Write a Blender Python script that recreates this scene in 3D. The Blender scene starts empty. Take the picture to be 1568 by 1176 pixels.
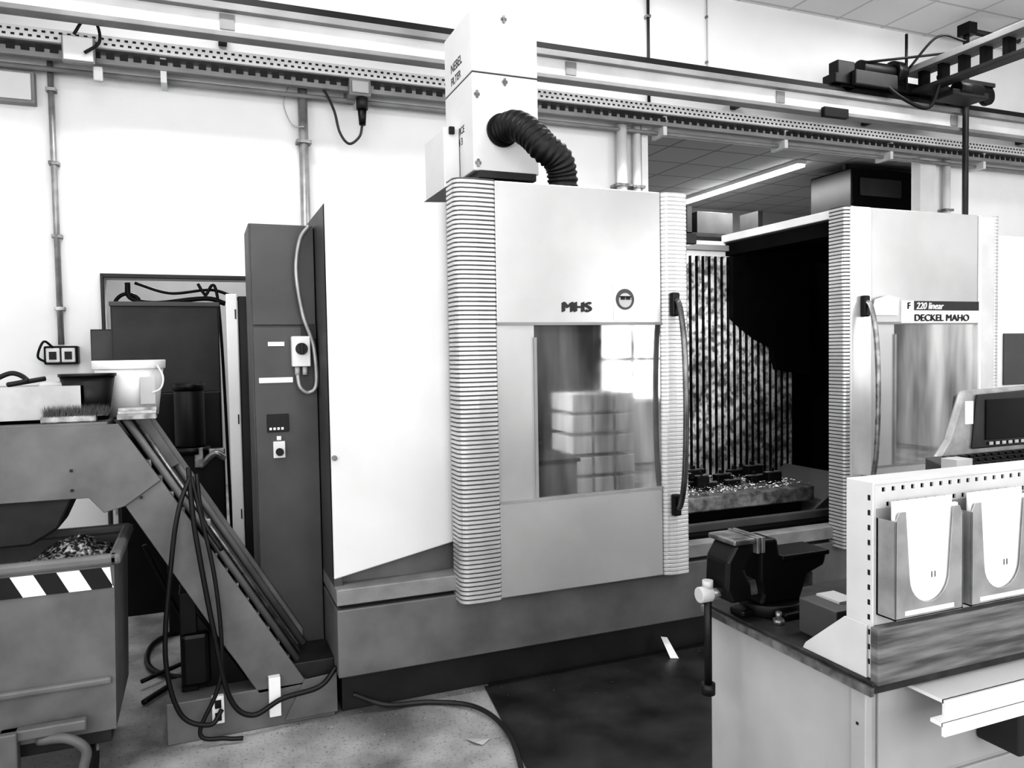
import bpy, bmesh, math, random
from mathutils import Vector, Matrix
random.seed(4)
scene = bpy.context.scene
col = scene.collection
MATS = {}
K = .42

# ------------------------------------------------------------------ materials
def mat(name, c0, c1=None, rough=0.5, metal=0.0, scale=4.0, detail=6.0, bump=0.0,
        stretch=(1, 1, 1), emit=0.0, lo=0.35, hi=0.65, spec=0.5):
    if name in MATS: return MATS[name]
    m = bpy.data.materials.new(name); m.use_nodes = True
    nt = m.node_tree; b = nt.nodes["Principled BSDF"]
    b.inputs["Roughness"].default_value = rough
    b.inputs["Metallic"].default_value = metal
    b.inputs["Specular IOR Level"].default_value = spec
    if c1 is None: c1 = c0 * 0.9
    tc = nt.nodes.new("ShaderNodeTexCoord"); mp = nt.nodes.new("ShaderNodeMapping")
    mp.inputs["Scale"].default_value = stretch
    nz = nt.nodes.new("ShaderNodeTexNoise")
    nz.inputs["Scale"].default_value = scale; nz.inputs["Detail"].default_value = detail
    cr = nt.nodes.new("ShaderNodeValToRGB")
    cr.color_ramp.elements[0].position = lo; cr.color_ramp.elements[1].position = hi
    cr.color_ramp.elements[0].color = (c1, c1, c1, 1); cr.color_ramp.elements[1].color = (c0, c0, c0, 1)
    nt.links.new(tc.outputs["Object"], mp.inputs[0]); nt.links.new(mp.outputs[0], nz.inputs["Vector"])
    nt.links.new(nz.outputs["Fac"], cr.inputs[0]); nt.links.new(cr.outputs[0], b.inputs["Base Color"])
    if bump:
        bp = nt.nodes.new("ShaderNodeBump"); bp.inputs["Strength"].default_value = bump
        bp.inputs["Distance"].default_value = 0.01
        nt.links.new(nz.outputs["Fac"], bp.inputs["Height"]); nt.links.new(bp.outputs[0], b.inputs["Normal"])
    if emit:
        b.inputs["Emission Color"].default_value = (1, 1, 1, 1); b.inputs["Emission Strength"].default_value = emit
    MATS[name] = m; return m

M_wall = mat("wall_plaster", .90, .84, .9, scale=1.2, bump=.05)
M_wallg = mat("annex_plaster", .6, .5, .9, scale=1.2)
M_white = mat("white_enamel", .82, .74, .35, scale=3)
M_panel = mat("machine_white_panel", .70, .62, .42, scale=1.5)
M_door = mat("machine_door_grey", .52, .44, .28, metal=.35, scale=2.0)
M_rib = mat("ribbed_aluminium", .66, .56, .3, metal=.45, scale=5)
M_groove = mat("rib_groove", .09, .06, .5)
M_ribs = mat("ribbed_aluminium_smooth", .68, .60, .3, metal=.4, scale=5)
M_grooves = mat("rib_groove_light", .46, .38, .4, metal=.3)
M_base = mat("machine_base_grey", .17, .12, .5, scale=5)
M_basel = mat("machine_ledge_grey", .28, .19, .5, scale=7)
M_dark = mat("dark_grey_paint", .035, .022, .5, scale=5)
M_cab = mat("cabinet_grey", .095, .07, .5, scale=3)
M_black = mat("black_rubber", .007, .004, .5)
M_blackm = mat("black_metal", .012, .007, .4, metal=.3)
M_int = mat("dark_machine_interior", .005, .002, .7, scale=8, spec=.15)  # near black, darkness of the hollow interior put into the colour
M_steel = mat("worn_steel", .40, .15, .35, metal=.7, scale=20)
M_handle = mat("handle_metal", .22, .10, .25, metal=.8, scale=9)
M_conv = mat("conveyor_grey", .17, .12, .5, scale=6)
M_convd = mat("conveyor_dark", .03, .015, .5, scale=10)
M_beam = mat("rail_grey", .32, .24, .5, scale=3)
M_beaml = mat("rail_light", .78, .66, .5, scale=3)
M_pipe = mat("galvanised_pipe", .42, .30, .38, metal=.4, scale=12)
M_wood = mat("grey_wood", .22, .07, .6, scale=9, stretch=(.5, 1, 6), bump=.2, detail=9)
M_bench = mat("bench_grey", .42, .34, .45, scale=3)
M_benchtop = mat("bench_top", .04, .012, .5, scale=15)
M_rack = mat("rack_light", .60, .52, .4, scale=5)
M_paper = mat("paper", .9, .86, .8)
M_ink = mat("ink", .02, .012, .6)
M_label = mat("label_grey", .50, .44, .5)
M_tube = mat("lamp_tube", .9, .9, .5, emit=10)
M_plast = mat("bucket_plastic", .85, .75, .35)
M_chips = mat("metal_chips", .55, .02, .35, metal=.4, scale=70, lo=.45, hi=.68, bump=1)
M_mat = mat("oily_floor_plate", .065, .018, .33, scale=4, lo=.3, hi=.7, bump=.1)
M_screen = mat("screen_glass", .01, .006, .08)
M_card = mat("cardboard_grey", .50, .40, .7, scale=8)

def floor_mat():
    m = bpy.data.materials.new("concrete_floor"); m.use_nodes = True
    nt = m.node_tree; b = nt.nodes["Principled BSDF"]; b.inputs["Roughness"].default_value = .6
    tc = nt.nodes.new("ShaderNodeTexCoord")
    n1 = nt.nodes.new("ShaderNodeTexNoise"); n1.inputs["Scale"].default_value = 2.2; n1.inputs["Detail"].default_value = 9
    r1 = nt.nodes.new("ShaderNodeValToRGB")
    r1.color_ramp.elements[0].position = .34; r1.color_ramp.elements[0].color = (.16, .16, .16, 1)
    r1.color_ramp.elements[1].position = .60; r1.color_ramp.elements[1].color = (.44, .44, .44, 1)
    n2 = nt.nodes.new("ShaderNodeTexNoise"); n2.inputs["Scale"].default_value = 70; n2.inputs["Detail"].default_value = 5
    r2 = nt.nodes.new("ShaderNodeValToRGB")
    r2.color_ramp.elements[0].position = .30; r2.color_ramp.elements[0].color = (.3, .3, .3, 1)
    r2.color_ramp.elements[1].position = .44; r2.color_ramp.elements[1].color = (1, 1, 1, 1)
    mx = nt.nodes.new("ShaderNodeMixRGB"); mx.blend_type = 'MULTIPLY'; mx.inputs[0].default_value = .6
    for n in (n1, n2): nt.links.new(tc.outputs["Object"], n.inputs["Vector"])
    nt.links.new(n1.outputs["Fac"], r1.inputs[0]); nt.links.new(n2.outputs["Fac"], r2.inputs[0])
    nt.links.new(r1.outputs[0], mx.inputs[1]); nt.links.new(r2.outputs[0], mx.inputs[2])
    nt.links.new(mx.outputs[0], b.inputs["Base Color"])
    return m
M_floor = floor_mat()

def tile_mat(name, c, line, sx=1.6):
    m = bpy.data.materials.new(name); m.use_nodes = True
    nt = m.node_tree; b = nt.nodes["Principled BSDF"]; b.inputs["Roughness"].default_value = .9
    tc = nt.nodes.new("ShaderNodeTexCoord"); br = nt.nodes.new("ShaderNodeTexBrick")
    br.offset = 0; br.inputs["Scale"].default_value = sx
    br.inputs["Brick Width"].default_value = 1; br.inputs["Row Height"].default_value = 1
    br.inputs["Mortar Size"].default_value = .025
    br.inputs["Color1"].default_value = (c, c, c, 1); br.inputs["Color2"].default_value = (c * .94,) * 3 + (1,)
    br.inputs["Mortar"].default_value = (line, line, line, 1)
    nt.links.new(tc.outputs["Object"], br.inputs["Vector"]); nt.links.new(br.outputs[0], b.inputs["Base Color"])
    return m
M_ceil = tile_mat("ceiling_tiles", .85, .6)
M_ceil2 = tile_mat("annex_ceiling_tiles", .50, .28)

def glass_mat():
    """old polycarbonate pane, lightly wiped in streaks, dark machine space behind it"""
    m = bpy.data.materials.new("stained_door_glass"); m.use_nodes = True
    nt = m.node_tree; b = nt.nodes["Principled BSDF"]
    b.inputs["Metallic"].default_value = .8
    tc = nt.nodes.new("ShaderNodeTexCoord"); mp = nt.nodes.new("ShaderNodeMapping")
    mp.inputs["Scale"].default_value = (3.0, 1, .5)
    n = nt.nodes.new("ShaderNodeTexNoise"); n.inputs["Scale"].default_value = 1.7; n.inputs["Detail"].default_value = 3
    r = nt.nodes.new("ShaderNodeValToRGB")
    r.color_ramp.elements[0].position = .36; r.color_ramp.elements[0].color = (.20, .20, .20, 1)
    r.color_ramp.elements[1].position = .64; r.color_ramp.elements[1].color = (.66, .66, .66, 1)
    nt.links.new(tc.outputs["Object"], mp.inputs[0]); nt.links.new(mp.outputs[0], n.inputs["Vector"])
    nt.links.new(n.outputs["Fac"], r.inputs[0]); nt.links.new(r.outputs[0], b.inputs["Base Color"])
    n2 = nt.nodes.new("ShaderNodeTexNoise"); n2.inputs["Scale"].default_value = 9
    mr = nt.nodes.new("ShaderNodeMapRange"); mr.inputs[1].default_value = .3; mr.inputs[2].default_value = .7
    mr.inputs[3].default_value = .01; mr.inputs[4].default_value = .06
    nt.links.new(tc.outputs["Object"], n2.inputs["Vector"]); nt.links.new(n2.outputs["Fac"], mr.inputs[0])
    nt.links.new(mr.outputs[0], b.inputs["Roughness"])
    return m
M_glass = glass_mat()

# ------------------------------------------------------------------ mesh helpers
def grp(name, loc=(0, 0, 0)):
    e = bpy.data.objects.new(name, None); e.location = loc; e.empty_display_size = .1
    col.objects.link(e); return e

def mk(name, vs, fs, m, parent=None, smooth=False, bevel=0.0, fm=None):
    me = bpy.data.meshes.new(name)
    me.from_pydata([tuple(v) for v in vs], [], fs)
    ms = m if isinstance(m, (list, tuple)) else [m]
    for x in ms: me.materials.append(x)
    if fm:
        for p, i in zip(me.polygons, fm): p.material_index = i
    bm = bmesh.new(); bm.from_mesh(me); bmesh.ops.recalc_face_normals(bm, faces=bm.faces); bm.to_mesh(me); bm.free()
    if smooth:
        for p in me.polygons: p.use_smooth = True
    o = bpy.data.objects.new(name, me); col.objects.link(o)
    if parent:
        o.parent = parent; o.matrix_parent_inverse = Matrix.Translation(-parent.location)
    if bevel:
        md = o.modifiers.new("bev", 'BEVEL'); md.width = bevel; md.segments = 2; md.limit_method = 'ANGLE'
    return o

BF = [(0, 1, 2, 3), (7, 6, 5, 4), (0, 4, 5, 1), (1, 5, 6, 2), (2, 6, 7, 3), (3, 7, 4, 0)]
def bv(x0, x1, y0, y1, z0, z1):
    return [(x0, y0, z0), (x1, y0, z0), (x1, y1, z0), (x0, y1, z0), (x0, y0, z1), (x1, y0, z1), (x1, y1, z1), (x0, y1, z1)]
def box(name, x0, x1, y0, y1, z0, z1, m, parent=None, bevel=0.004):
    return mk(name, bv(x0, x1, y0, y1, z0, z1), BF, m, parent, bevel=bevel)
def boxes(name, lst, m, parent=None, bevel=0.0):
    vs, fs = [], []
    for b in lst:
        o = len(vs); vs += bv(*b); fs += [tuple(i + o for i in f) for f in BF]
    return mk(name, vs, fs, m, parent, bevel=bevel)
def prism_xz(name, pts, y0, y1, m, parent=None, bevel=0.004):
    n = len(pts); vs = [(x, y0, z) for x, z in pts] + [(x, y1, z) for x, z in pts]
    fs = [tuple(range(n)), tuple(range(2 * n - 1, n - 1, -1))] + [(i, (i + 1) % n, n + (i + 1) % n, n + i) for i in range(n)]
    return mk(name, vs, fs, m, parent, bevel=bevel)
def prism_yz(name, pts, x0, x1, m, parent=None, bevel=0.003):
    n = len(pts); vs = [(x0, y, z) for y, z in pts] + [(x1, y, z) for y, z in pts]
    fs = [tuple(range(n)), tuple(range(2 * n - 1, n - 1, -1))] + [(i, (i + 1) % n, n + (i + 1) % n, n + i) for i in range(n)]
    return mk(name, vs, fs, m, parent, bevel=bevel)
def prism_xy(name, pts, z0, z1, m, parent=None, bevel=0.003):
    n = len(pts); vs = [(x, y, z0) for x, y in pts] + [(x, y, z1) for x, y in pts]
    fs = [tuple(range(n)), tuple(range(2 * n - 1, n - 1, -1))] + [(i, (i + 1) % n, n + (i + 1) % n, n + i) for i in range(n)]
    return mk(name, vs, fs, m, parent, bevel=bevel)

def smoothpath(pts, k=10):
    P = [Vector(p) for p in pts]; P = [P[0] * 2 - P[1]] + P + [P[-1] * 2 - P[-2]]; out = []
    for i in range(1, len(P) - 2):
        for j in range(k):
            t = j / k; a, b, c, d = P[i - 1], P[i], P[i + 1], P[i + 2]
            out.append(.5 * ((2 * b) + (c - a) * t + (2 * a - 5 * b + 4 * c - d) * t * t + (3 * b - a - 3 * c + d) * t ** 3))
    out.append(P[-2]); return out
def tube(name, pts, r, m, parent=None, seg=10, curve=True, k=10, rfun=None):
    P = smoothpath(pts, k) if curve else [Vector(p) for p in pts]
    vs, fs = [], []; up = None
    for i, p in enumerate(P):
        d = (P[min(i + 1, len(P) - 1)] - P[max(i - 1, 0)]).normalized()
        if up is None: up = Vector((0, 0, 1)) if abs(d.z) < .9 else Vector((1, 0, 0))
        s = d.cross(up).normalized(); up = s.cross(d).normalized()
        rr = r * (rfun(i) if rfun else 1)
        for j in range(seg):
            an = 2 * math.pi * j / seg; vs.append(p + (s * math.cos(an) + up * math.sin(an)) * rr)
    for i in range(len(P) - 1):
        for j in range(seg):
            a = i * seg + j; b = i * seg + (j + 1) % seg; fs.append((a, b, b + seg, a + seg))
    fs.append(tuple(range(seg))); fs.append(tuple(range(len(vs) - seg, len(vs))))
    return mk(name, vs, fs, m, parent, smooth=True)
def cyl(name, c, r, h, m, parent=None, axis='z', r2=None, seg=28, bevel=0.0):
    vs, fs = [], []
    if r2 is None: r2 = r
    for k, (rr, t) in enumerate(((r, 0), (r2, h))):
        for j in range(seg):
            a = 2 * math.pi * j / seg; u, v = rr * math.cos(a), rr * math.sin(a)
            p = {'z': (u, v, t), 'x': (t, u, v), 'y': (u, t, v)}[axis]
            vs.append((c[0] + p[0], c[1] + p[1], c[2] + p[2]))
    for j in range(seg): fs.append((j, (j + 1) % seg, seg + (j + 1) % seg, seg + j))
    fs += [tuple(range(seg)), tuple(range(2 * seg - 1, seg - 1, -1))]
    o = mk(name, vs, fs, m, parent, bevel=bevel)
    for p in o.data.polygons:
        if len(p.vertices) == 4: p.use_smooth = True
    return o
def text(name, s, x, y, z, size, m, parent, sx=1.0, bold=0.0, shear=0):
    """bold lettering = a few copies set side by side"""
    n = 3 if bold else 1; o = None
    for k in range(n):
        c = bpy.data.curves.new(name, 'FONT'); c.body = s; c.size = size; c.extrude = .0006; c.shear = shear
        c.materials.append(m); o = bpy.data.objects.new(name + ("_%d" % k if n > 1 else ""), c); col.objects.link(o)
        o.location = (x + (k - 1) * bold, y - .0001 * k, z + (k - 1) * bold * .4 if n > 1 else z)
        o.rotation_euler = (math.pi / 2, 0, 0); o.scale = (sx, 1, 1)
        o.parent = parent; o.matrix_parent_inverse = Matrix.Translation(-parent.location)
    return o

def holed(name, x0, x1, z0, z1, y0, y1, holes, m, parent=None, axis='x'):
    xs = sorted({x0, x1} | {v for h in holes for v in h[:2] if x0 <= v <= x1})
    zs = sorted({z0, z1} | {v for h in holes for v in h[2:] if z0 <= v <= z1})
    lst = []
    for i in range(len(xs) - 1):
        for j in range(len(zs) - 1):
            cx, cz = (xs[i] + xs[i + 1]) / 2, (zs[j] + zs[j + 1]) / 2
            if any(h[0] < cx < h[1] and h[2] < cz < h[3] for h in holes): continue
            if axis == 'x': lst.append((xs[i], xs[i + 1], y0, y1, zs[j], zs[j + 1]))
            else: lst.append((y0, y1, xs[i], xs[i + 1], zs[j], zs[j + 1]))
    return boxes(name, lst, m, parent)

# ------------------------------------------------------------------ room
XL, XR, YF, YB, H = -3.0, 11.0, -3.0, 6.3, 5.06
box("floor", XL - .2, XR + .2, YF - .2, YB + 4.6, -.1, 0, M_floor, bevel=0)
box("ceiling", XL - .2, XR + .2, YF - .2, YB + .2, H, H + .1, M_ceil, bevel=0)
holed("wall_back", XL, XR, 0, H, YB, YB + .2, [(-.63, .5, 0, 2.243), (3.92, 7.58, 2.7, 3.73)], M_wall)
FW = [(-2.2, 1.2, 1.2, 4.2), (1.6, 3.6, 1.2, 4.2), (5.15, 6.6, .9, 3.4), (7.2, 10.2, 1.2, 4.2)]
holed("wall_front", XL, XR, 0, H, YF - .2, YF, FW, M_wall)
holed("wall_left", YF, YB, 0, H, XL - .2, XL, [(-2, 2.5, 1.2, 4.0)], M_wall, axis='y')
box("wall_right", XR, XR + .2, YF, YB + 4.6, 0, H, M_wall, bevel=0)
def window_frame(name, x0, x1, z0, z1, y, nx, nz, t=.05, m=M_white):
    lst = [(x0, x1, y - .04, y + .04, z0, z0 + t), (x0, x1, y - .04, y + .04, z1 - t, z1)]
    for i in range(nx + 1):
        x = x0 + (x1 - x0 - t) * i / nx; lst.append((x, x + t, y - .035, y + .035, z0, z1))
    for i in range(1, nz):
        z = z0 + (z1 - z0) * i / nz; lst.append((x0, x1, y - .03, y + .03, z - t / 2, z + t / 2))
    return boxes(name, lst, m)
window_frame("window_2", *FW[0], YF - .1, 3, 3); window_frame("window_3", *FW[1], YF - .1, 2, 3)
window_frame("window_5", *FW[2], YF - .1, 2, 4, .05); window_frame("window_4", *FW[3], YF - .1, 3, 3)
# framed opening to the annex
boxes("window_1", [(3.86, 7.64, 6.25, 6.3, 3.72, 3.80), (3.86, 3.93, 6.25, 6.3, 2.66, 3.72), (7.40, 7.64, 6.24, 6.36, 2.66, 3.72),
                   (3.86, 7.64, 6.25, 6.3, 2.60, 2.70)], M_white, bevel=.004)
boxes("trim_1", [(-.65, -.63, 6.27, 6.32, 0, 2.27), (-.63, .5, 6.27, 6.32, 2.243, 2.27)], M_dark, bevel=.002)
# annex
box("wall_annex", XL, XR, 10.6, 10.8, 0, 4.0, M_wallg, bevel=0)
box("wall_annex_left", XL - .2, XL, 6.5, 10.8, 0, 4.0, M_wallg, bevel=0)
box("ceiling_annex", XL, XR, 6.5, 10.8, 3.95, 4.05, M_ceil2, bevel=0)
g = grp("strip_lamp", (6.9, 8.7, 3.9))
box("housing", 6.84, 6.98, 7.5, 10.0, 3.9, 3.95, M_white, g)
box("diffuser", 6.85, 6.97, 7.52, 9.98, 3.87, 3.9, M_tube, g)
g = grp("air_duct_unit", (8.1, 7.7, 3.6))
box("casing", 7.5, 8.9, 7.3, 8.0, 3.36, 3.86, M_blackm, g, .02)
box("duct_face", 7.62, 8.3, 7.27, 7.3, 3.52, 3.74, M_cab, g, .01)
box("hanger", 7.6, 7.65, 7.5, 7.55, 3.8, 3.95, M_cab, g)
g = grp("storage_shelf", (6.8, 9.0, 2.8))
boxes("frame", [(6.2, 6.28, 8.9, 9.3, 0, 3.6), (7.4, 7.48, 8.9, 9.3, 0, 3.6), (6.2, 7.48, 8.9, 9.3, 3.2, 3.25), (6.2, 7.48, 8.9, 9.3, 2.6, 2.65)], M_dark, g)
box("crate", 6.4, 7.0, 8.95, 9.25, 3.25, 3.55, M_cab, g)
# behind the photographer: storage that shows in the door panes
g = grp("pallet_of_boxes", (3.4, .45, 0))
lst = []
for k in range(6):
    for i in range(3): lst.append((3.06 + i * .22, 3.25 + i * .22, .15, .60, .16 + k * .19, .16 + k * .19 + .155))
boxes("cartons", lst, M_paper, g, .006)
boxes("pallet", [(3.0, 3.75, .1, .7, .10, .14), (3.0, 3.08, .1, .7, 0, .10), (3.34, 3.42, .1, .7, 0, .10), (3.67, 3.75, .1, .7, 0, .10)], M_wood, g)
g = grp("tool_cupboard", (4.4, -2.6, 0))
box("body", 3.7, 5.0, -2.9, -2.4, .05, 2.15, M_dark, g, .01); boxes("doors", [(3.72, 4.34, -2.4, -2.385, .1, 2.12), (4.36, 4.98, -2.4, -2.385, .1, 2.12)], M_cab, g, .004)

# ------------------------------------------------------------------ lights
def area(name, loc, rot, sx, sy, p):
    l = bpy.data.lights.new(name, 'AREA'); l.shape = 'RECTANGLE'; l.size = sx; l.size_y = sy; l.energy = p * K
    o = bpy.data.objects.new(name, l); o.location = loc; o.rotation_euler = rot; col.objects.link(o); return o
R90 = math.pi / 2
area("daylight_window_2", (-.5, YF - .22, 2.7), (R90, 0, 0), 3.4, 3.0, 300)
area("daylight_window_3", (2.6, YF - .22, 2.7), (R90, 0, 0), 2.0, 3.0, 140)
area("daylight_window_5", (5.87, YF - .22, 2.15), (R90, 0, 0), 1.45, 2.5, 120)
area("daylight_window_4", (8.7, YF - .22, 2.7), (R90, 0, 0), 3.0, 3.0, 270)
area("daylight_left", (XL - .22, .25, 2.6), (0, -R90, 0), 2.8, 4.5, 170)
for i, (x, y) in enumerate([(0, 2.0), (3.2, 2.0), (6.4, 2.0), (0, 5.0), (3.2, 5.2), (6.8, 5.0)]):  # unseen ceiling lamps, added to light the room from above
    g = grp("added_ceiling_lamp" if i == 0 else "added_ceiling_lamp.%03d" % i, (x, y, H))
    box("housing", x - .8, x + .8, y - .1, y + .1, H - .07, H, M_white, g)
    a = area("added_tube_light", (x, y, H - .08), (0, 0, 0), 1.5, .16, 90 if y < 4 else 85)
    a.parent = g; a.matrix_parent_inverse = Matrix.Translation(-g.location)
area("annex_light", (6.9, 8.7, 3.85), (0, 0, 0), .12, 2.4, 200)
area("annex_light_2", (0, 8.5, 3.85), (0, 0, 0), .12, 2.4, 170)
w = bpy.data.worlds.new("overcast"); scene.world = w; w.use_nodes = True
w.node_tree.nodes["Background"].inputs[0].default_value = (1, 1, 1, 1)
w.node_tree.nodes["Background"].inputs[1].default_value = 1.5

# ------------------------------------------------------------------ machining centre
mc = grp("machining_center", (2.6, 4.0, 0))
MR = 5.2
box("kick_plate", .56, MR, 3.56, 4.6, 0, .215, M_dark, mc)
box("base_lower", .53, MR, 3.44, 4.7, .205, .512, M_base, mc, .006)
box("base_groove", .55, MR, 3.47, 4.7, .51, .535, M_black, mc, 0)
box("base_ledge", .53, MR, 3.44, 4.7, .532, .605, M_basel, mc, .005)
box("dark_ledge_cover", 2.2, 4.36, 3.53, 4.6, .605, .622, M_int, mc, 0)  # black sheet added over the ledge top to darken it behind the sill
box("work_space_sill", 2.2, 4.36, 3.60, 3.64, .622, .665, M_cab, mc, .003)
prism_xz("left_panel", [(.53, .637), (1.1, .75), (1.1, 2.362), (.53, 2.336)], 3.5, 3.54, M_panel, mc, .006)
cyl("left_panel_lock", (.545, 3.49, 1.19), .012, .02, M_steel, mc, axis='y')
box("left_recess", .54, 1.12, 3.56, 3.6, .60, .8, M_base, mc, 0)
box("left_side", .53, .57, 3.505, 4.7, .6, 2.33, M_cab, mc)
box("left_roof", .54, 1.12, 3.52, 4.7, 2.28, 2.33, M_cab, mc)
box("centre_roof", 1.11, 2.33, 3.44, 4.7, 2.38, 2.44, M_cab, mc)
box("centre_roof_side", 1.10, 1.14, 3.44, 4.3, 2.25, 2.44, M_dark, mc)
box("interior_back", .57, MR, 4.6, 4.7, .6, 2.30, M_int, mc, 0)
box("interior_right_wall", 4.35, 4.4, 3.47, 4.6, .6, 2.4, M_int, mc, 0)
box("rear_top_bar", 2.2, 3.62, 4.48, 4.6, 2.28, 2.39, M_white, mc)
box("rear_top_rail", 2.2, 3.62, 4.44, 4.5, 2.33, 2.37, M_beam, mc)
box("right_roof", 3.44, 4.66, 3.44, 4.5, 2.38, 2.43, M_dark, mc)
box("right_roof_rail", 3.42, 3.50, 3.43, 4.5, 2.395, 2.445, M_beaml, mc)
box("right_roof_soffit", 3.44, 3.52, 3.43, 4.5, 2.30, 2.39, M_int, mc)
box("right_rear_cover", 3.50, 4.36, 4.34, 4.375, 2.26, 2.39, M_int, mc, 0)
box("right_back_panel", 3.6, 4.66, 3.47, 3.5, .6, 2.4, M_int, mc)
box("right_side", MR - .04, MR, 3.5, 4.7, .6, 2.0, M_panel, mc)
box("right_panel", 4.6, MR, 3.5, 3.54, .61, 2.36, M_white, mc)
box("side_viewing_window", 4.90, 5.12, 3.49, 3.5, 1.38, 1.72, M_cab, mc, .004)
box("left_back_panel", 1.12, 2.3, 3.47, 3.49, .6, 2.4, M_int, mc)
box("added_work_lamp_housing", 2.42, 2.60, 3.64, 3.72, 2.24, 2.30, M_dark, mc, .004)  # hidden housing, added to go with the lamp below
wl = area("added_work_lamp", (2.51, 3.70, 2.23), (math.radians(38), 0, math.radians(-30)), .16, .06, 40)  # unseen lamp added to brighten the slatted cover
wl.parent = mc; wl.matrix_parent_inverse = Matrix.Translation(-mc.location)
# slatted, chip-splashed cover at the back of the work space
def bel_mat(name, hi_v, lo_v):
    m = bpy.data.materials.new(name); m.use_nodes = True
    nt = m.node_tree; b = nt.nodes["Principled BSDF"]; b.inputs["Roughness"].default_value = .35; b.inputs["Metallic"].default_value = .2
    tc = nt.nodes.new("ShaderNodeTexCoord")
    a = nt.nodes.new("ShaderNodeTexNoise"); a.inputs["Scale"].default_value = 24; a.inputs["Detail"].default_value = 3
    a2 = nt.nodes.new("ShaderNodeTexNoise"); a2.inputs["Scale"].default_value = 2.4; a2.inputs["Detail"].default_value = 2
    ra = nt.nodes.new("ShaderNodeValToRGB"); ra.color_ramp.elements[0].position = .38; ra.color_ramp.elements[1].position = .58
    ra.color_ramp.elements[0].color = (lo_v, lo_v, lo_v, 1); ra.color_ramp.elements[1].color = (hi_v, hi_v, hi_v, 1)
    rb = nt.nodes.new("ShaderNodeValToRGB"); rb.color_ramp.elements[0].position = .36; rb.color_ramp.elements[1].position = .56
    rb.color_ramp.elements[0].color = (.35, .35, .35, 1); rb.color_ramp.elements[1].color = (1, 1, 1, 1)
    mx = nt.nodes.new("ShaderNodeMixRGB"); mx.blend_type = 'MULTIPLY'; mx.inputs[0].default_value = 1
    nt.links.new(tc.outputs["Object"], a.inputs["Vector"]); nt.links.new(tc.outputs["Object"], a2.inputs["Vector"])
    nt.links.new(a.outputs["Fac"], ra.inputs[0]); nt.links.new(a2.outputs["Fac"], rb.inputs[0])
    nt.links.new(ra.outputs[0], mx.inputs[1]); nt.links.new(rb.outputs[0], mx.inputs[2]); nt.links.new(mx.outputs[0], b.inputs["Base Color"])
    return m
M_b1 = bel_mat("splashed_slat", .85, .22); M_b2 = bel_mat("slat_gap_shade", .05, .01)  # second one paints shade on slat sides and gaps as a darker copy
vs, fs, fm = [], [], []; x = 2.7; pp = .052
while x < 3.95:
    prof = [(x, 4.465), (x + .004, 4.43), (x + .033, 4.43), (x + .037, 4.465), (x + pp, 4.465)]
    o = len(vs)
    for px, py in prof: vs += [(px, py, .75), (px, py, 2.29)]
    for i in range(4): fs.append((o + 2 * i, o + 2 * i + 2, o + 2 * i + 3, o + 2 * i + 1)); fm.append(0 if i == 1 else 1)
    x += pp
mk("slatted_cover", vs, fs, [M_b1, M_b2], mc, fm=fm)
prism_xz("spindle_dark_panel", [(3.42, 1.86), (3.5, 1.80), (3.62, 1.72), (3.76, 1.66), (3.80, 1.50), (4.1, 1.45), (4.1, 2.29), (3.42, 2.29)], 4.38, 4.42, M_int, mc, .004)  # flat black panel, the darkness around the spindle built in as a shape
box("work_table", 2.1, 3.52, 3.72, 4.38, .70, .79, M_steel, mc, .008)
box("table_saddle", 2.1, 3.45, 3.76, 4.36, .62, .70, M_int, mc)
prism_xz("way_cover", [(3.46, .622), (3.80, .622), (3.80, .84)], 3.7, 4.3, M_cab, mc)
lst = []; lst2 = []
for i in range(13):
    x = random.uniform(2.65, 3.40); y = random.uniform(3.85, 4.3); s = random.uniform(.04, .07); h = random.uniform(.03, .09)
    lst.append((x, x + s * 1.8, y, y + s, .79, .79 + h)); lst.append((x + s * .5, x + s * .9, y + s * .2, y + s * .6, .79, .79 + h + .03))
    lst2.append((x - .01, x + s * 2, y + .01, y + s * .6, .79 + h, .79 + h + .008))
boxes("clamps", lst, M_blackm, mc, .005); boxes("clamp_straps", lst2, M_steel, mc, .002)
vs, fs = [], []
for i in range(1300):
    x = random.uniform(2.3, 3.5); y = random.uniform(3.74, 4.35); z = .795 + random.random() * .01; o = len(vs); s = .012
    for k in range(3): vs.append((x + random.uniform(-s, s), y + random.uniform(-s, s), z + random.uniform(0, s)))
    fs.append((o, o + 1, o + 2))
mk("table_chips", vs, fs, M_white, mc)

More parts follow.
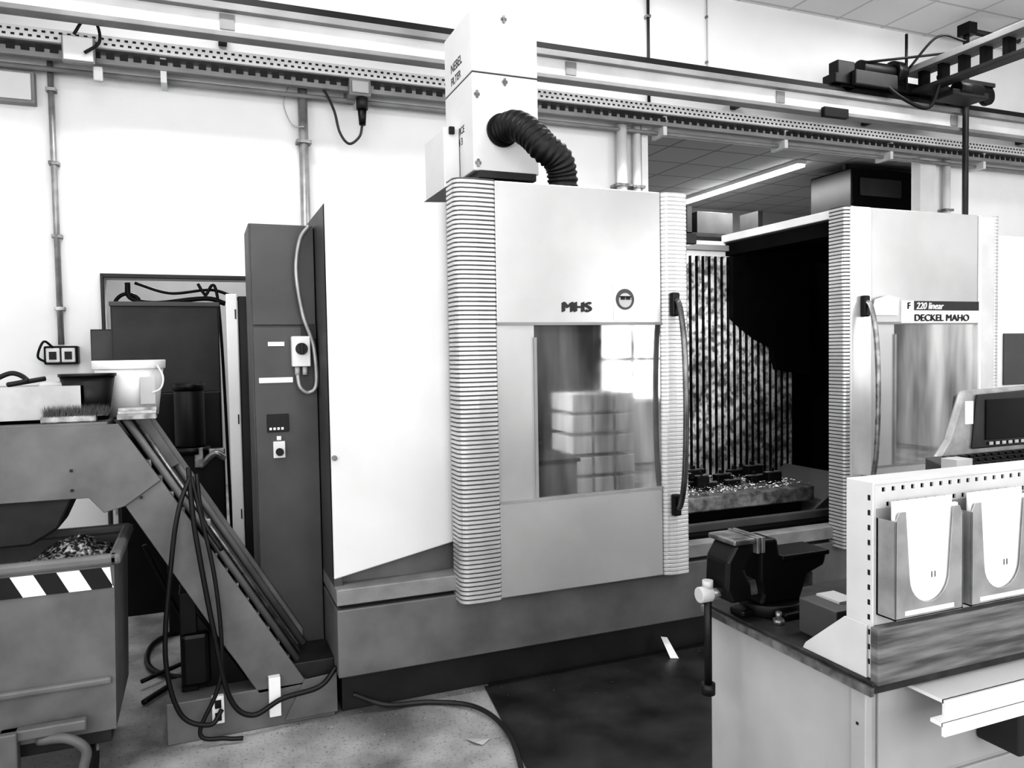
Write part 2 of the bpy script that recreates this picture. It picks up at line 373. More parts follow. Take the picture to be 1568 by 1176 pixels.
def ribbed(name, x0, x1, z0, z1, parent, yf=3.345, yb=3.47, strong=True):
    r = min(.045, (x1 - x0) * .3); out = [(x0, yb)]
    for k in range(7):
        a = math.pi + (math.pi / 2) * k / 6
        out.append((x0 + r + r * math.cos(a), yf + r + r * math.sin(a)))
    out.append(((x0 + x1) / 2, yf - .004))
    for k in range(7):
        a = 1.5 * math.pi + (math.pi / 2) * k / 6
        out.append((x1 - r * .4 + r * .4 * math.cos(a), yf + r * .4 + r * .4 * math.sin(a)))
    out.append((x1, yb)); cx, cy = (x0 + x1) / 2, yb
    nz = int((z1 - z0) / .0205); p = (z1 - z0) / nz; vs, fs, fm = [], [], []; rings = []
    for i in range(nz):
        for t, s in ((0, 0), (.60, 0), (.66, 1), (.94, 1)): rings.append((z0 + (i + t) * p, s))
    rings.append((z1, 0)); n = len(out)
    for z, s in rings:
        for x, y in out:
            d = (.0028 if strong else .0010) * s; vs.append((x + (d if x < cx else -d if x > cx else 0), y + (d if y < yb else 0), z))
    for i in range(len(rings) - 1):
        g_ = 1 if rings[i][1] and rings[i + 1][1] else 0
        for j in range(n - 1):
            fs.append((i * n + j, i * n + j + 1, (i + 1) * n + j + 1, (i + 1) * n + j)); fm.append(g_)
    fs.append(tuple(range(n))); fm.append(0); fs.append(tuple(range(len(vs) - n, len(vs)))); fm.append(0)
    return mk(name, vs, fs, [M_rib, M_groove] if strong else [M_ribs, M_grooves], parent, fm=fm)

def door(tag, x0, cl0, cr0, x1, hx):
    z0, z1, yf = .49, 2.447, 3.36
    if tag == "left_door":
        ribbed(tag + "_ribbed_column_a", x0, cl0, z0, z1, mc, strong=True)
        ribbed(tag + "_ribbed_column_b", cr0, x1, z0, z1, mc, strong=False)
    else:   # plain front posts, ribbing only on the outer edges
        ribbed(tag + "_ribbed_edge_a", x0, x0 + .07, z0, z1, mc, yf=3.350, strong=True)
        box(tag + "_post_a", x0 + .035, cl0, 3.345, 3.46, z0, z1, M_ribs, mc, .012)
        ribbed(tag + "_ribbed_edge_b", x1 - .07, x1, z0, z1, mc, yf=3.350, strong=False)
        box(tag + "_post_b", cr0, x1 - .04, 3.345, 3.46, z0, z1, M_ribs, mc, .012)
    box(tag + "_upper_panel", cl0, cr0, yf, 3.46, 1.785, z1, M_door, mc, .005)
    box(tag + "_lower_panel", cl0, cr0, yf, 3.46, z0, .945, M_door, mc, .005)
    box(tag + "_pane", cl0 + .19, cr0, yf + .014, 3.46, .945, 1.785, M_glass, mc, 0)
    box(tag + "_pane_border", cl0, cl0 + .19, yf + .006, 3.46, .945, 1.785, M_door, mc, 0)
    boxes(tag + "_pane_bead", [(cl0 + .185, cl0 + .2, yf - .004, yf + .02, .95, 1.72), (cl0, cr0, yf - .002, yf + .02, 1.778, 1.792),
                               (cl0, cr0, yf - .002, yf + .02, .938, .95)], M_beam, mc)
    tube(tag + "_handle", [(hx, 3.34, 1.90), (hx, 3.29, 1.88), (hx, 3.25, 1.70), (hx, 3.235, 1.37), (hx, 3.25, 1.03), (hx, 3.29, .86), (hx, 3.34, .84)],
         .0145, M_handle if tag == "left_door" else M_steel, mc)
    box(tag + "_handle_mount_a", hx - .022, hx + .022, 3.31, 3.345, 1.82, 1.94, M_blackm, mc, .008)
    box(tag + "_handle_mount_b", hx - .022, hx + .022, 3.31, 3.345, .80, .91, M_blackm, mc, .008)
door("left_door", 1.085, 1.285, 2.18, 2.335, 2.24)
door("right_door", 3.39, 3.595, 4.475, 4.65, 3.52)
text("model_lettering", "MHS", 1.619, 3.3585, 1.843, .066, M_dark, mc, sx=1.25, bold=.0055)
box("warning_sign_plate", 1.905, 2.03, 3.356, 3.36, 1.80, 1.975, M_paper, mc, 0)
cyl("warning_sign_disc", (1.967, 3.353, 1.905), .052, .004, M_cab, mc, axis='y')
cyl("warning_sign_face", (1.967, 3.351, 1.900), .036, .004, M_label, mc, axis='y')
boxes("warning_sign_goggles", [(1.940, 1.964, 3.348, 3.352, 1.903, 1.918), (1.970, 1.994, 3.348, 3.352, 1.903, 1.918), (1.935, 1.999, 3.348, 3.352, 1.915, 1.920)], M_ink, mc)
box("name_plate", 3.83, 4.475, 3.354, 3.36, 1.785, 1.915, M_paper, mc, 0)
box("name_plate_band", 3.93, 4.475, 3.352, 3.356, 1.86, 1.915, M_dark, mc, 0)
text("name_plate_top", "220 linear", 3.945, 3.351, 1.868, .055, M_paper, mc, bold=.002, shear=.2)
text("name_plate_letter", "F", 3.875, 3.353, 1.868, .055, M_ink, mc, bold=.003)
text("name_plate_bottom", "DECKEL MAHO", 3.93, 3.352, 1.797, .056, M_ink, mc, sx=1.2, bold=.003)
mk("taped_note", [(3.58, 3.342, 1.83), (3.80, 3.352, 1.83), (3.79, 3.335, 1.93), (3.70, 3.33, 1.945), (3.60, 3.335, 1.92)], [(0, 1, 2, 3, 4)], M_paper, mc)

# ------------------------------------------------------------------ electrical cabinet
ec = grp("electrical_cabinet", (.38, 4.1, 0))
box("body", .227, .525, 3.85, 4.18, .05, 2.28, M_cab, ec, .005)
box("lower_door", .235, .525, 3.835, 3.85, .08, 1.79, M_cab, ec, .003)
box("upper_door", .235, .525, 3.835, 3.85, 1.80, 2.27, M_cab, ec, .003)
box("isolator_box", .405, .49, 3.78, 3.835, 1.60, 1.745, M_beaml, ec, .005)
cyl("isolator_knob", (.448, 3.765, 1.685), .028, .02, M_blackm, ec, axis='y')
box("isolator_lever", .44, .456, 3.755, 3.78, 1.66, 1.71, M_black, ec, .002)
cyl("gland_a", (.43, 3.81, 1.56), .012, .04, M_label, ec); cyl("gland_b", (.465, 3.81, 1.56), .012, .04, M_label, ec)
box("label_top", .30, .375, 3.83, 3.836, 1.70, 1.72, M_paper, ec, 0)
box("label_mid", .255, .41, 3.83, 3.836, 1.525, 1.55, M_paper, ec, 0)
box("display", .285, .385, 3.825, 3.836, 1.29, 1.375, M_ink, ec, .002)
boxes("display_digits", [(.295 + i * .018, .306 + i * .018, 3.822, 3.826, 1.30, 1.312) for i in range(4)], M_paper, ec)
box("switch_plate", .31, .365, 3.82, 3.836, 1.165, 1.245, M_beaml, ec, .003)
cyl("switch_knob", (.338, 3.80, 1.195), .018, .02, M_blackm, ec, axis='y')
box("switch_cap", .327, .348, 3.82, 3.835, 1.25, 1.27, M_beaml, ec, .002)
box("hinge_plate", .455, .525, 3.82, 3.836, 1.73, 1.80, M_dark, ec, .002)
tube("supply_cable", [(.50, 3.80, 2.27), (.455, 3.79, 2.20), (.435, 3.79, 2.05), (.46, 3.79, 1.85), (.505, 3.79, 1.70), (.515, 3.79, 1.52),
                      (.48, 3.79, 1.475), (.44, 3.79, 1.50), (.43, 3.80, 1.56)], .010, M_pipe, ec)
# open service door next to cabinet (perforated post)
sd = grp("service_door", (.16, 4.3, 0))
box("leaf", .132, .188, 4.28, 4.32, .02, 1.98, M_white, sd, .004)
box("post", .193, .245, 4.3, 4.36, 0, 1.97, M_dark, sd, .004)
boxes("slots", [(.174, .180, 4.274, 4.281, z, z + .05) for z in (.4, .8, 1.3, 1.85)], M_black, sd)

# ------------------------------------------------------------------ mist filter
mf = grp("mist_filter_unit", (1.56, 4.1, 2.44))
box("lower_case", 1.376, 1.755, 3.9, 4.38, 2.62, 3.135, M_panel, mf, .006)
box("upper_case", 1.376, 1.755, 3.9, 4.38, 3.142, 3.466, M_panel, mf, .006)
box("case_seam", 1.380, 1.751, 3.905, 4.375, 3.13, 3.145, M_dark, mf, 0)
box("bottom_plate", 1.40, 1.73, 3.88, 4.36, 2.58, 2.62, M_dark, mf, .003)
box("plinth", 1.42, 1.71, 3.95, 4.33, 2.44, 2.58, M_blackm, mf, .003)
box("motor_box", 1.28, 1.372, 4.12, 4.5, 2.5, 2.90, M_panel, mf, .006)
box("switch_knob", 1.31, 1.34, 4.10, 4.12, 2.86, 2.90, M_black, mf, .003)
for i, (x, z) in enumerate([(1.56, 3.10), (1.56, 3.43), (1.40, 2.66), (1.40, 3.02)]):
    box("latch_%d" % i, x - .006, x + .006, 3.888, 3.9, z - .02, z + .02, M_steel, mf, .002)
    box("latch_plate_%d" % i, x - .016, x + .016, 3.893, 3.9, z - .006, z + .008, M_steel, mf, .002)
def sidetext(nm, s, y, z, sz):
    o = text(nm, s, 1.375, y, z, sz, M_dark, mf); o.rotation_euler = (R90, 0, -R90); return o
sidetext("lettering_a", "NEBEL", 4.26, 3.24, .07); sidetext("lettering_b", "FILTER", 4.26, 3.17, .06)
sidetext("lettering_c", "SERVICE", 4.24, 2.86, .055); sidetext("lettering_d", "02 54 3", 4.24, 2.80, .055)
tube("hose", [(1.54, 3.90, 2.84), (1.575, 3.80, 2.845), (1.62, 3.70, 2.78), (1.665, 3.64, 2.70), (1.74, 3.63, 2.64), (1.775, 3.65, 2.56), (1.78, 3.66, 2.44)],
     .080, M_black, mf, seg=20, k=14, rfun=lambda i: 1.0 if i % 4 < 2 else .91)
cyl("hose_collar", (1.54, 3.875, 2.84), .088, .03, M_blackm, mf, axis='y')

# ------------------------------------------------------------------ chip conveyor
cc = grp("chip_conveyor", (-.3, 3.8, 0))
YA, YBk = 3.54, 3.82
box("head_lid", -1.3, -.36, YA, 4.08, 1.365, 1.396, M_conv, cc, .006)
prism_xz("head_side", [(-1.3, 1.095), (-.437, 1.089), (-.385, 1.023), (-.307, 1.043), (-.169, 1.141), (-.32, 1.385), (-1.3, 1.385)], YA - .012, YA + .01, M_conv, cc, .003)
prism_xz("head_body", [(-1.3, 1.12), (-.44, 1.11), (-.30, 1.06), (-.19, 1.15), (-.34, 1.37), (-1.3, 1.37)], YA + .01, 4.08, M_convd, cc, .003)
prism_xz("incline_near_side", [(-.307, 1.043), (-.169, 1.141), (.392, .19), (.45, .17), (.195, .16)], YA, YA + .02, M_conv, cc, .003)
prism_xz("incline_far_side", [(-.30, 1.06), (-.26, 1.36), (-.20, 1.385), (.42, .33), (.42, .17), (.195, .16)], YBk - .02, YBk, M_conv, cc, .003)
prism_xz("incline_belt", [(-.30, 1.02), (-.24, 1.19), (.36, .18), (.20, .17)], YA + .02, YBk - .02, M_convd, cc, .003)
def rail(nm, y, off, m, r=.014):
    tube(nm, [(-.27 + off, y, 1.40), (.40 + off, y, .26)], r, m, cc, curve=False, seg=8)
rail("rail_near", YA + .07, -.03, M_conv, .016); rail("rail_mid", YA + .16, -.01, M_steel, .010); rail("rail_far", YBk - .02, .02, M_conv, .018)
rail("rail_cover", YA + .12, -.04, M_convd, .02)
prism_xz("top_plate", [(-.36, 1.385), (-.24, 1.42), (-.10, 1.18), (-.16, 1.15)], YA + .2, YBk, M_conv, cc, .003)
lst = []
for i in range(15):
    t = i / 14; x = -.22 + .58 * t; z = 1.20 - 1.0 * t
    lst.append((x - .015, x + .015, YA + .03, YBk - .03, z - .01, z + .025))
boxes("belt_slats", lst, M_steel, cc, .002)
box("foot_box", -.18, .525, YA, YBk, 0, .18, M_conv, cc, .005)
box("foot_trough", .30, .53, YBk - .26, YBk, .18, .26, M_convd, cc, .004)
prism_xz("end_plate", [(.392, .19), (.535, .20), (.535, 0.02), (.30, 0.02)], YA - .01, YA, M_conv, cc, .002)
box("socket", .0, .05, YA - .03, YA, .07, .19, M_white, cc, .004)
boxes("socket_holes", [(.012, .038, YA - .034, YA - .029, .085, .12), (.012, .038, YA - .034, YA - .029, .14, .175)], M_black, cc)
box("angle_bracket", .235, .285, YA - .04, YA, .06, .235, M_white, cc, .003)
box("bolt_plate", -.02, .02, YA - .02, YA, .93, .96, M_steel, cc, .003)
boxes("side_bolts", [(x, x + .01, YA - .018, YA - .01, z, z + .01) for x, z in ((-.5, 1.12), (-.9, 1.12), (-.5, 1.2), (-.25, 1.07))], M_ink, cc)
tube("cable_a", [(-.054, 3.50, 1.154), (-.10, 3.47, 1.03), (-.134, 3.46, .832), (-.172, 3.46, .425), (-.123, 3.46, .166), (-.01, 3.46, .096), (.04, 3.49, .14)], .010, M_black, cc)
tube("cable_b", [(-.06, 3.51, 1.19), (-.055, 3.49, 1.08), (-.04, 3.48, .90), (.015, 3.47, .507), (.07, 3.47, .20), (.16, 3.47, .10), (.29, 3.47, .15), (.45, 3.48, .17), (.53, 3.5, .24)], .011, M_black, cc)
tube("cable_c", [(-.03, 3.51, 1.16), (-.01, 3.49, .97), (.06, 3.48, .83)], .009, M_black, cc)
tube("cable_d", [(-.05, 3.50, 1.15), (.03, 3.47, .70), (.04, 3.47, .30), (-.05, 3.46, .07), (.05, 3.45, .03), (.12, 3.44, .02)], .009, M_black, cc)
box("motor", -.12, .0, 3.62, 3.76, .20, .44, M_blackm, cc, .02)
box("support_leg", -.12, -.05, 3.64, 3.80, .18, .62, M_blackm, cc, .004)
prism_xz("leg_brace", [(-.10, .18), (.16, .18), (-.10, .6)], 3.66, 3.7, M_blackm, cc)
g = grp("floor_hoses", (-.2, 4.3, 0))
tube("hose_a", [(-.30, 4.0, .02), (-.1, 4.3, .02), (.05, 4.7, .02), (-.1, 5.0, .02), (-.3, 4.8, .02), (-.28, 4.4, .02), (0, 4.15, .02), (.2, 4.3, .02)], .014, M_black, g)
tube("hose_b", [(-.32, 4.2, .045), (0, 4.5, .045), (.2, 4.9, .02)], .011, M_black, g)
tube("hose_c", [(-.28, 4.1, .75), (-.22, 4.12, .6), (-.1, 4.2, .3), (.1, 4.3, .05)], .011, M_black, g)

# things on the conveyor head
g = grp("parts_box", (-.65, 3.74, 1.396))
boxes("walls", [(-.86, -.45, 3.60, 3.61, 1.396, 1.545), (-.86, -.45, 3.86, 3.87, 1.396, 1.545), (-.86, -.85, 3.60, 3.87, 1.396, 1.545), (-.46, -.45, 3.60, 3.87, 1.396, 1.545), (-.86, -.45, 3.60, 3.87, 1.396, 1.41)], M_card, g)
boxes("contents", [(-.84, -.6, 3.62, 3.8, 1.41, 1.54), (-.62, -.48, 3.66, 3.84, 1.41, 1.56)], M_label, g, .01)
tube("coiled_cord", [(-.8, 3.66, 1.56), (-.72, 3.7, 1.6), (-.66, 3.66, 1.57), (-.72, 3.64, 1.555), (-.6, 3.7, 1.575)], .01, M_black, g)
g = grp("plastic_bucket", (-.30, 3.88, 1.396))
cyl("shell", (-.30, 3.90, 1.396), .115, .24, M_plast, g, r2=.145, seg=40)
cyl("rim", (-.30, 3.90, 1.605), .15, .04, M_plast, g, r2=.152, seg=40, bevel=.004)
cyl("inside", (-.30, 3.90, 1.640), .138, .0065, M_black, g, seg=40)
tube("bail", [(-.18, 3.80, 1.62), (-.155, 3.74, 1.57), (-.165, 3.73, 1.52), (-.2, 3.74, 1.5)], .004, M_white, g)
box("label", -.25, -.19, 3.765, 3.77, 1.45, 1.57, M_label, g, 0)
g = grp("oil_pan", (-.43, 3.7, 1.396))
cyl("pan", (-.445, 3.70, 1.396), .075, .19, M_black, g, r2=.105, seg=30)
cyl("pan_rim", (-.445, 3.70, 1.58), .11, .012, M_blackm, g, seg=30)
g = grp("hand_brush", (-.52, 3.58, 1.396))
box("block", -.60, -.40, 3.545, 3.585, 1.396, 1.425, M_steel, g, .006)
vs, fs = [], []
for i in range(900):
    x = random.uniform(-.59, -.36); y = random.uniform(3.545, 3.59); o = len(vs); dx = random.uniform(-.02, .03); h = random.uniform(.03, .055)
    vs += [(x, y, 1.42), (x + .002, y, 1.42), (x + dx, y + random.uniform(-.02, .02), 1.42 + h)]; fs.append((o, o + 1, o + 2))
mk("bristles", vs, fs, M_cab, g)
g = grp("scrap_bars", (-.25, 3.65, 1.396))
boxes("bars", [(-.33, -.18, 3.58 + i * .03, 3.60 + i * .03, 1.396 + .012 * (i % 2), 1.42 + .012 * (i % 3)) for i in range(4)], M_steel, g, .002)

# ------------------------------------------------------------------ chip bin
cb = grp("chip_bin", (-.9, 3.5, 0))
bx0, bx1, by0, by1 = -1.5, -.335, 3.30, 3.88
def shell(nm, x0, x1, y0, y1, z0, z1, inset, m):
    vs = [(x0 + inset, y0 + inset, z0), (x1 - inset, y0 + inset, z0), (x1 - inset, y1 - inset, z0), (x0 + inset, y1 - inset, z0), (x0, y0, z1), (x1, y0, z1), (x1, y1, z1), (x0, y1, z1)]
    o = mk(nm, vs, [(0, 1, 2, 3), (0, 4, 5, 1), (1, 5, 6, 2), (2, 6, 7, 3), (3, 7, 4, 0)], m, cb)
    md = o.modifiers.new("s", 'SOLIDIFY'); md.thickness = .012; md.offset = 0; return o
shell("tub", bx0, bx1, by0, by1, .22, .88, .015, M_conv)
boxes("rim", [(bx0 - .02, bx1 + .02, by0 - .025, by0 + .02, .865, .905), (bx1 - .015, bx1 + .03, by0 - .025, by1, .865, .905),
              (bx0 - .02, bx1 + .02, by1 - .02, by1 + .02, .865, .905)], M_conv, cb, .012)
vs, fs, fm = [], [], []; zb0, zb1, yy = .775, .855, by0 - .006; step = .075
xx = bx0; i = 0
while xx < bx1 - .03:
    o = len(vs); xe = min(xx + step, bx1 - .01)
    vs += [(xx + .04, yy, zb0), (min(xe + .04, bx1 - .005), yy, zb0), (xe, yy, zb1), (xx, yy, zb1)]; fs.append((o, o + 1, o + 2, o + 3)); fm.append(i % 2); xx += step; i += 1
mk("hazard_stripes", vs, fs, [M_black, M_paper], cb, fm=fm)
box("lower_step", bx0, bx1 - .02, by0 - .012, by0 + .05, .40, .43, M_conv, cb, .01)
box("lower_frame", bx0, bx1 - .03, by0 + .03, by1 - .02, .16, .24, M_convd, cb, .006)
boxes("fork_posts", [(-.72, -.66, 3.22, 3.28, .0, .30), (-.72, -.44, 3.24, 3.28, .26, .30), (-1.3, -1.24, 3.22, 3.28, 0, .3)], M_conv, cb, .006)
tube("hook", [(-.60, 3.27, .24), (-.50, 3.22, .25), (-.44, 3.21, .20), (-.45, 3.21, .12), (-.42, 3.2, .08)], .018, M_conv, cb)
for i, (x, y) in enumerate([(-.45, 3.42), (-.45, 3.78), (-1.3, 3.42)]):
    cyl("caster_%d" % i, (x - .02, y, .08), .08, .04, M_black, cb, axis='x')
    box("caster_fork_%d" % i, x - .03, x + .03, y - .02, y + .03, .10, .18, M_steel, cb)
vs, fs = [], []; N = 44
for i in range(N + 1):
    for j in range(22):
        x = bx0 + .03 + (bx1 - bx0 - .06) * i / N; y = by0 + .03 + (by1 - by0 - .06) * j / 21
        z = .77 + .14 * math.exp(-((x + .5) ** 2 / .03 + (y - 3.65) ** 2 / .03)) + random.uniform(-.015, .015); vs.append((x, y, z))
for i in range(N):
    for j in range(21): a = i * 22 + j; fs.append((a, a + 1, a + 23, a + 22))
mk("chips", vs, fs, M_chips, cb)
g = grp("discharge_chute", (-.85, 3.7, .9))
prism_xz("chute", [(-1.25, 1.09), (-.50, 1.09), (-.56, .96), (-.66, .90), (-1.25, .90)], 3.60, 3.84, M_convd, g, .01)

# ------------------------------------------------------------------ background equipment left
g = grp("coolant_tank", (-.2, 5.4, 0))
box("tank_body", -.525, .125, 5.55, 6.1, 0, 2.01, M_dark, g, .01)
box("tank_skirt", -.5, .12, 5.45, 5.55, 0, 1.43, M_blackm, g, .01)
box("tank_lip", -.53, .13, 5.53, 5.57, 1.99, 2.02, M_cab, g, .004)
g = grp("control_box", (-.62, 6.2, 1.7))
box("case", -.70, -.56, 6.05, 6.24, 1.60, 1.86, M_dark, g); box("lid", -.695, -.565, 6.04, 6.05, 1.61, 1.85, M_cab, g); cyl("conduit", (-.63, 6.15, 0), .015, 1.6, M_cab, g)
g = grp("coolant_pump", (-.1, 5.0, 0))
cyl("motor", (-.07, 5.0, 1.12), .085, .34, M_black, g, bevel=.01); cyl("cap", (-.07, 5.0, 1.46), .09, .04, M_blackm, g)
cyl("flange", (-.07, 5.0, 1.08), .11, .04, M_blackm, g); box("pump_stand", -.22, .12, 4.95, 5.15, 0, 1.08, M_black, g, .01)
tube("pump_pipe", [(-.02, 4.93, 1.0), (.06, 4.88, 1.08), (.12, 4.88, 1.05)], .02, M_steel, g)
boxes("valves", [(-.05, .0, 4.9, 4.95, 1.0, 1.12), (.03, .12, 4.88, 4.94, 1.08, 1.11)], M_steel, g, .005)
g = grp("suspended_hoses", (-.2, 6.6, 2.1))
tube("hose_a", [(-.5, 6.6, 2.235), (-.48, 6.6, 2.12), (-.3, 6.6, 2.08), (.05, 6.6, 2.12), (.2, 6.6, 2.08)], .02, M_black, g)
tube("hose_b", [(-.45, 6.62, 2.235), (-.2, 6.62, 2.16), (.1, 6.62, 2.19), (.3, 6.62, 2.12)], .012, M_black, g)
tube("hose_c", [(.0, 6.6, 2.235), (.05, 6.6, 2.15), (.15, 6.6, 2.05), (.2, 6.6, 0.02)], .012, M_black, g)
tube("hose_coil", [(-.5 + .1 * math.cos(a * .6), 6.6, 2.03 + .12 * math.sin(a * .6)) for a in range(18)], .014, M_blackm, g)

# ------------------------------------------------------------------ crane runway and services on the wall
cr = grp("crane_runway_rail", (4, 5.9, 4.0))
X0, X1 = -2.95, 10.9
box("top_strip", X0, X1, 5.84, 5.94, 4.13, 4.185, M_black, cr, 0)
box("upper_flange", X0, X1, 5.82, 5.96, 4.08, 4.13, M_beam, cr, .004)
box("web", X0, X1, 5.88, 5.90, 3.93, 4.09, M_beaml, cr, 0)
box("lower_flange", X0, X1, 5.83, 5.95, 3.90, 3.935, M_beam, cr, .004)
boxes("hangers", [(x, x + .06, 5.9, 6.3, 4.0, 4.06) for x in (-2, 0.2, 2.4, 4.9, 6.6, 9.0)], M_dark, cr)
boxes("joints", [(x, x + .10, 5.868, 5.88, 3.96, 4.07) for x in (.2, 2.9, 5.1, 7.4)], M_beam, cr, .003)
ct = grp("cable_tray", (4, 6.1, 3.8))
ty = 6.06
box("perforated_strip", X0, X1, ty, ty + .02, 3.80, 3.885, M_beaml, ct, 0)
box("tray_bottom", X0, X1, ty, 6.28, 3.79, 3.80, M_beam, ct, 0)
lst = []; x = X0 + .03
while x < X1:
    lst.append((x, x + .022, ty - .003, ty + .001, 3.853, 3.867)); lst.append((x + .02, x + .042, ty - .003, ty + .001, 3.818, 3.832)); x += .05
boxes("holes", lst, M_ink, ct)
lst = []; x = X0 + .03
box("busbar", X0, X1, ty + .03, ty + .09, 3.70, 3.76, M_beam, ct, .004)
while x < X1: lst.append((x, x + .05, ty + .022, ty + .03, 3.735, 3.775)); x += .085
boxes("busbar_clips", lst, M_black, ct)
tube("lower_pipe", [(X0, 6.2, 3.66), (X1, 6.2, 3.66)], .018, M_beam, ct, curve=False)
boxes("tray_brackets", [(x, x + .04, ty + .04, 6.3, 3.62, 3.80) for x in (-1.5, -.2, 1.2, 2.6, 4.0, 5.4, 6.8, 8.2)], M_beaml, ct)

def simple_pipe(name, x, y, z0, z1, r, m=M_pipe, clips=3):
    g = grp(name, (x, y, z0))
    tube("pipe", [(x, y, z0), (x, y, z1)], r, m, g, curve=False, seg=12)
    for i in range(clips):
        z = z0 + (z1 - z0) * (i + .5) / clips
        box("clip_%d" % i, x - r * 1.6, x + r * 1.6, y - r * 1.15, 6.3, z - .012, z + .012, M_steel, g, .001)
simple_pipe("conduit_pipe", -.907, 6.25, 1.76, 3.79, .020, M_pipe, 4)
simple_pipe("conduit_pipe.001", .80, 6.24, 0, 3.79, .036, M_pipe, 4)
simple_pipe("conduit_pipe.002", 3.63, 6.22, 0, 3.79, .05, M_white, 3)
simple_pipe("conduit_pipe.003", 3.80, 6.24, 0, 3.79, .04, M_white, 3)
simple_pipe("conduit_pipe.004", 3.95, 6.26, 3.80, 5.06, .014, M_dark, 2)
simple_pipe("conduit_pipe.005", 4.62, 6.28, 4.2, 5.06, .006, M_label, 2)
simple_pipe("conduit_pipe.006", 7.80, 6.24, 0, 3.79, .04, M_white, 3)
g = grp("support_pole", (7.5, 5.7, 0))
tube("pole", [(7.5, 5.78, 0), (7.5, 5.78, 4.95)], .03, M_dark, g, curve=False); tube("arm", [(7.5, 5.78, 4.92), (8.3, 5.78, 4.92)], .03, M_dark, g, curve=False)
box("head", 7.44, 7.56, 5.7, 5.84, 4.86, 4.98, M_blackm, g); box("foot", 7.4, 7.6, 5.68, 5.88, 0, .02, M_dark, g)
g = grp("wall_socket", (-.9, 6.25, 1.7))
box("plate", -1.01, -.80, 6.2, 6.3, 1.62, 1.75, M_blackm, g, .01)
boxes("covers", [(-.995, -.91, 6.185, 6.2, 1.635, 1.735), (-.90, -.815, 6.185, 6.2, 1.635, 1.735)], M_beaml, g, .008)
boxes("sockets", [(-.975, -.93, 6.18, 6.186, 1.655, 1.71), (-.88, -.835, 6.18, 6.186, 1.655, 1.71)], M_black, g)
tube("lead", [(-.95, 6.19, 1.74), (-1.0, 6.16, 1.78), (-1.04, 6.17, 1.68), (-1.0, 6.19, 1.64)], .008, M_black, g)
g = grp("junction_box", (-.69, 6.1, 3.75))
box("case", -.80, -.60, 6.0, 6.06, 3.66, 3.84, M_beam, g, .01); box("lid", -.79, -.61, 5.985, 6.0, 3.67, 3.83, M_panel, g, .006)
box("plug", -.62, -.56, 6.03, 6.06, 3.56, 3.66, M_label, g, .008)
tube("cord", [(-.72, 5.98, 3.84), (-.65, 5.98, 3.95), (-.58, 5.98, 3.92), (-.57, 5.97, 3.80), (-.66, 5.97, 3.72)], .01, M_black, g)
g = grp("power_plug", (1.2, 6.15, 3.7))
box("socket_box", 1.13, 1.30, 6.05, 6.3, 3.66, 3.79, M_beam, g, .01); box("socket_lid", 1.15, 1.28, 6.035, 6.05, 3.68, 3.77, M_label, g, .008)
cyl("plug_collar", (1.235, 6.10, 3.57), .045, .10, M_dark, g); cyl("plug_body", (1.235, 6.10, 3.45), .025, .13, M_black, g, r2=.035)
tube("lead", [(.88, 6.14, 3.72), (.95, 6.14, 3.70), (1.02, 6.12, 3.55), (1.06, 6.11, 3.38), (1.13, 6.11, 3.30), (1.21, 6.10, 3.36), (1.235, 6.10, 3.46)], .010, M_dark, g)
tube("slack_wire", [(.70, 6.26, 3.75), (.66, 6.26, 3.6), (.72, 6.26, 3.45), (.80, 6.19, 3.42)], .005, M_label, g)
g = grp("wall_distribution_box", (-1.1, 6.2, 3.6))
box("case", -1.35, -1.0, 6.22, 6.3, 3.42, 3.64, M_beam, g, .008); box("lid", -1.33, -1.02, 6.205, 6.22, 3.44, 3.62, M_panel, g, .006)

# bridge crane
bc = grp("bridge_crane", (6.85, 3, 4.3))
box("bridge_top_chord", 6.72, 6.95, -2.8, 5.9, 4.40, 4.46, M_beam, bc)
box("bridge_bottom_chord", 6.76, 6.91, -2.8, 5.9, 4.20, 4.24, M_dark, bc)
lst = []
y = 5.7
while y > -2.6: lst.append((6.78, 6.89, y, y + .05, 4.24, 4.40)); y -= .22
boxes("bridge_lattice", lst, M_blackm, bc)
box("end_carriage", 5.75, 7.42, 5.80, 5.97, 4.20, 4.30, M_blackm, bc, .01)
box("end_carriage_cover", 5.95, 6.5, 5.74, 5.8, 4.19, 4.33, M_dark, bc, .01)
cyl("drive_motor", (6.1, 5.86, 4.38), .09, .42, M_black, bc, axis='x', bevel=.01); cyl("gearbox", (6.52, 5.86, 4.38), .13, .12, M_blackm, bc, axis='x', bevel=.01)
box("brake", 5.78, 6.0, 5.8, 5.92, 4.28, 4.42, M_blackm, bc, .01)
cyl("wheel_a", (5.95, 5.84, 4.25), .10, .10, M_black, bc, axis='y'); cyl("wheel_b", (7.30, 5.84, 4.25), .10, .10, M_black, bc, axis='y')
cyl("cross_motor", (7.0, 5.5, 4.18), .07, .32, M_black, bc, axis='x'); box("cross_bracket", 6.9, 7.4, 5.45, 5.7, 4.10, 4.16, M_dark, bc, .01)
cyl("festoon_reel", (7.62, 5.62, 4.22), .10, .05, M_blackm, bc, axis='y'); box("festoon_arm", 6.9, 7.7, 5.6, 5.64, 4.3, 4.34, M_dark, bc)
tube("cable_a", [(6.3, 5.8, 4.3), (6.5, 5.7, 4.1), (6.75, 5.6, 4.0), (6.8, 5.5, 4.25)], .018, M_black, bc)
tube("cable_b", [(6.6, 5.7, 4.4), (6.75, 5.5, 4.65), (7.0, 5.4, 4.6)], .012, M_black, bc)
tube("rod_a", [(6.1, 5.78, 4.42), (7.3, 5.6, 4.62)], .012, M_black, bc, curve=False); tube("rod_b", [(6.62, 5.75, 4.2), (6.62, 5.75, 4.75)], .014, M_black, bc, curve=False)
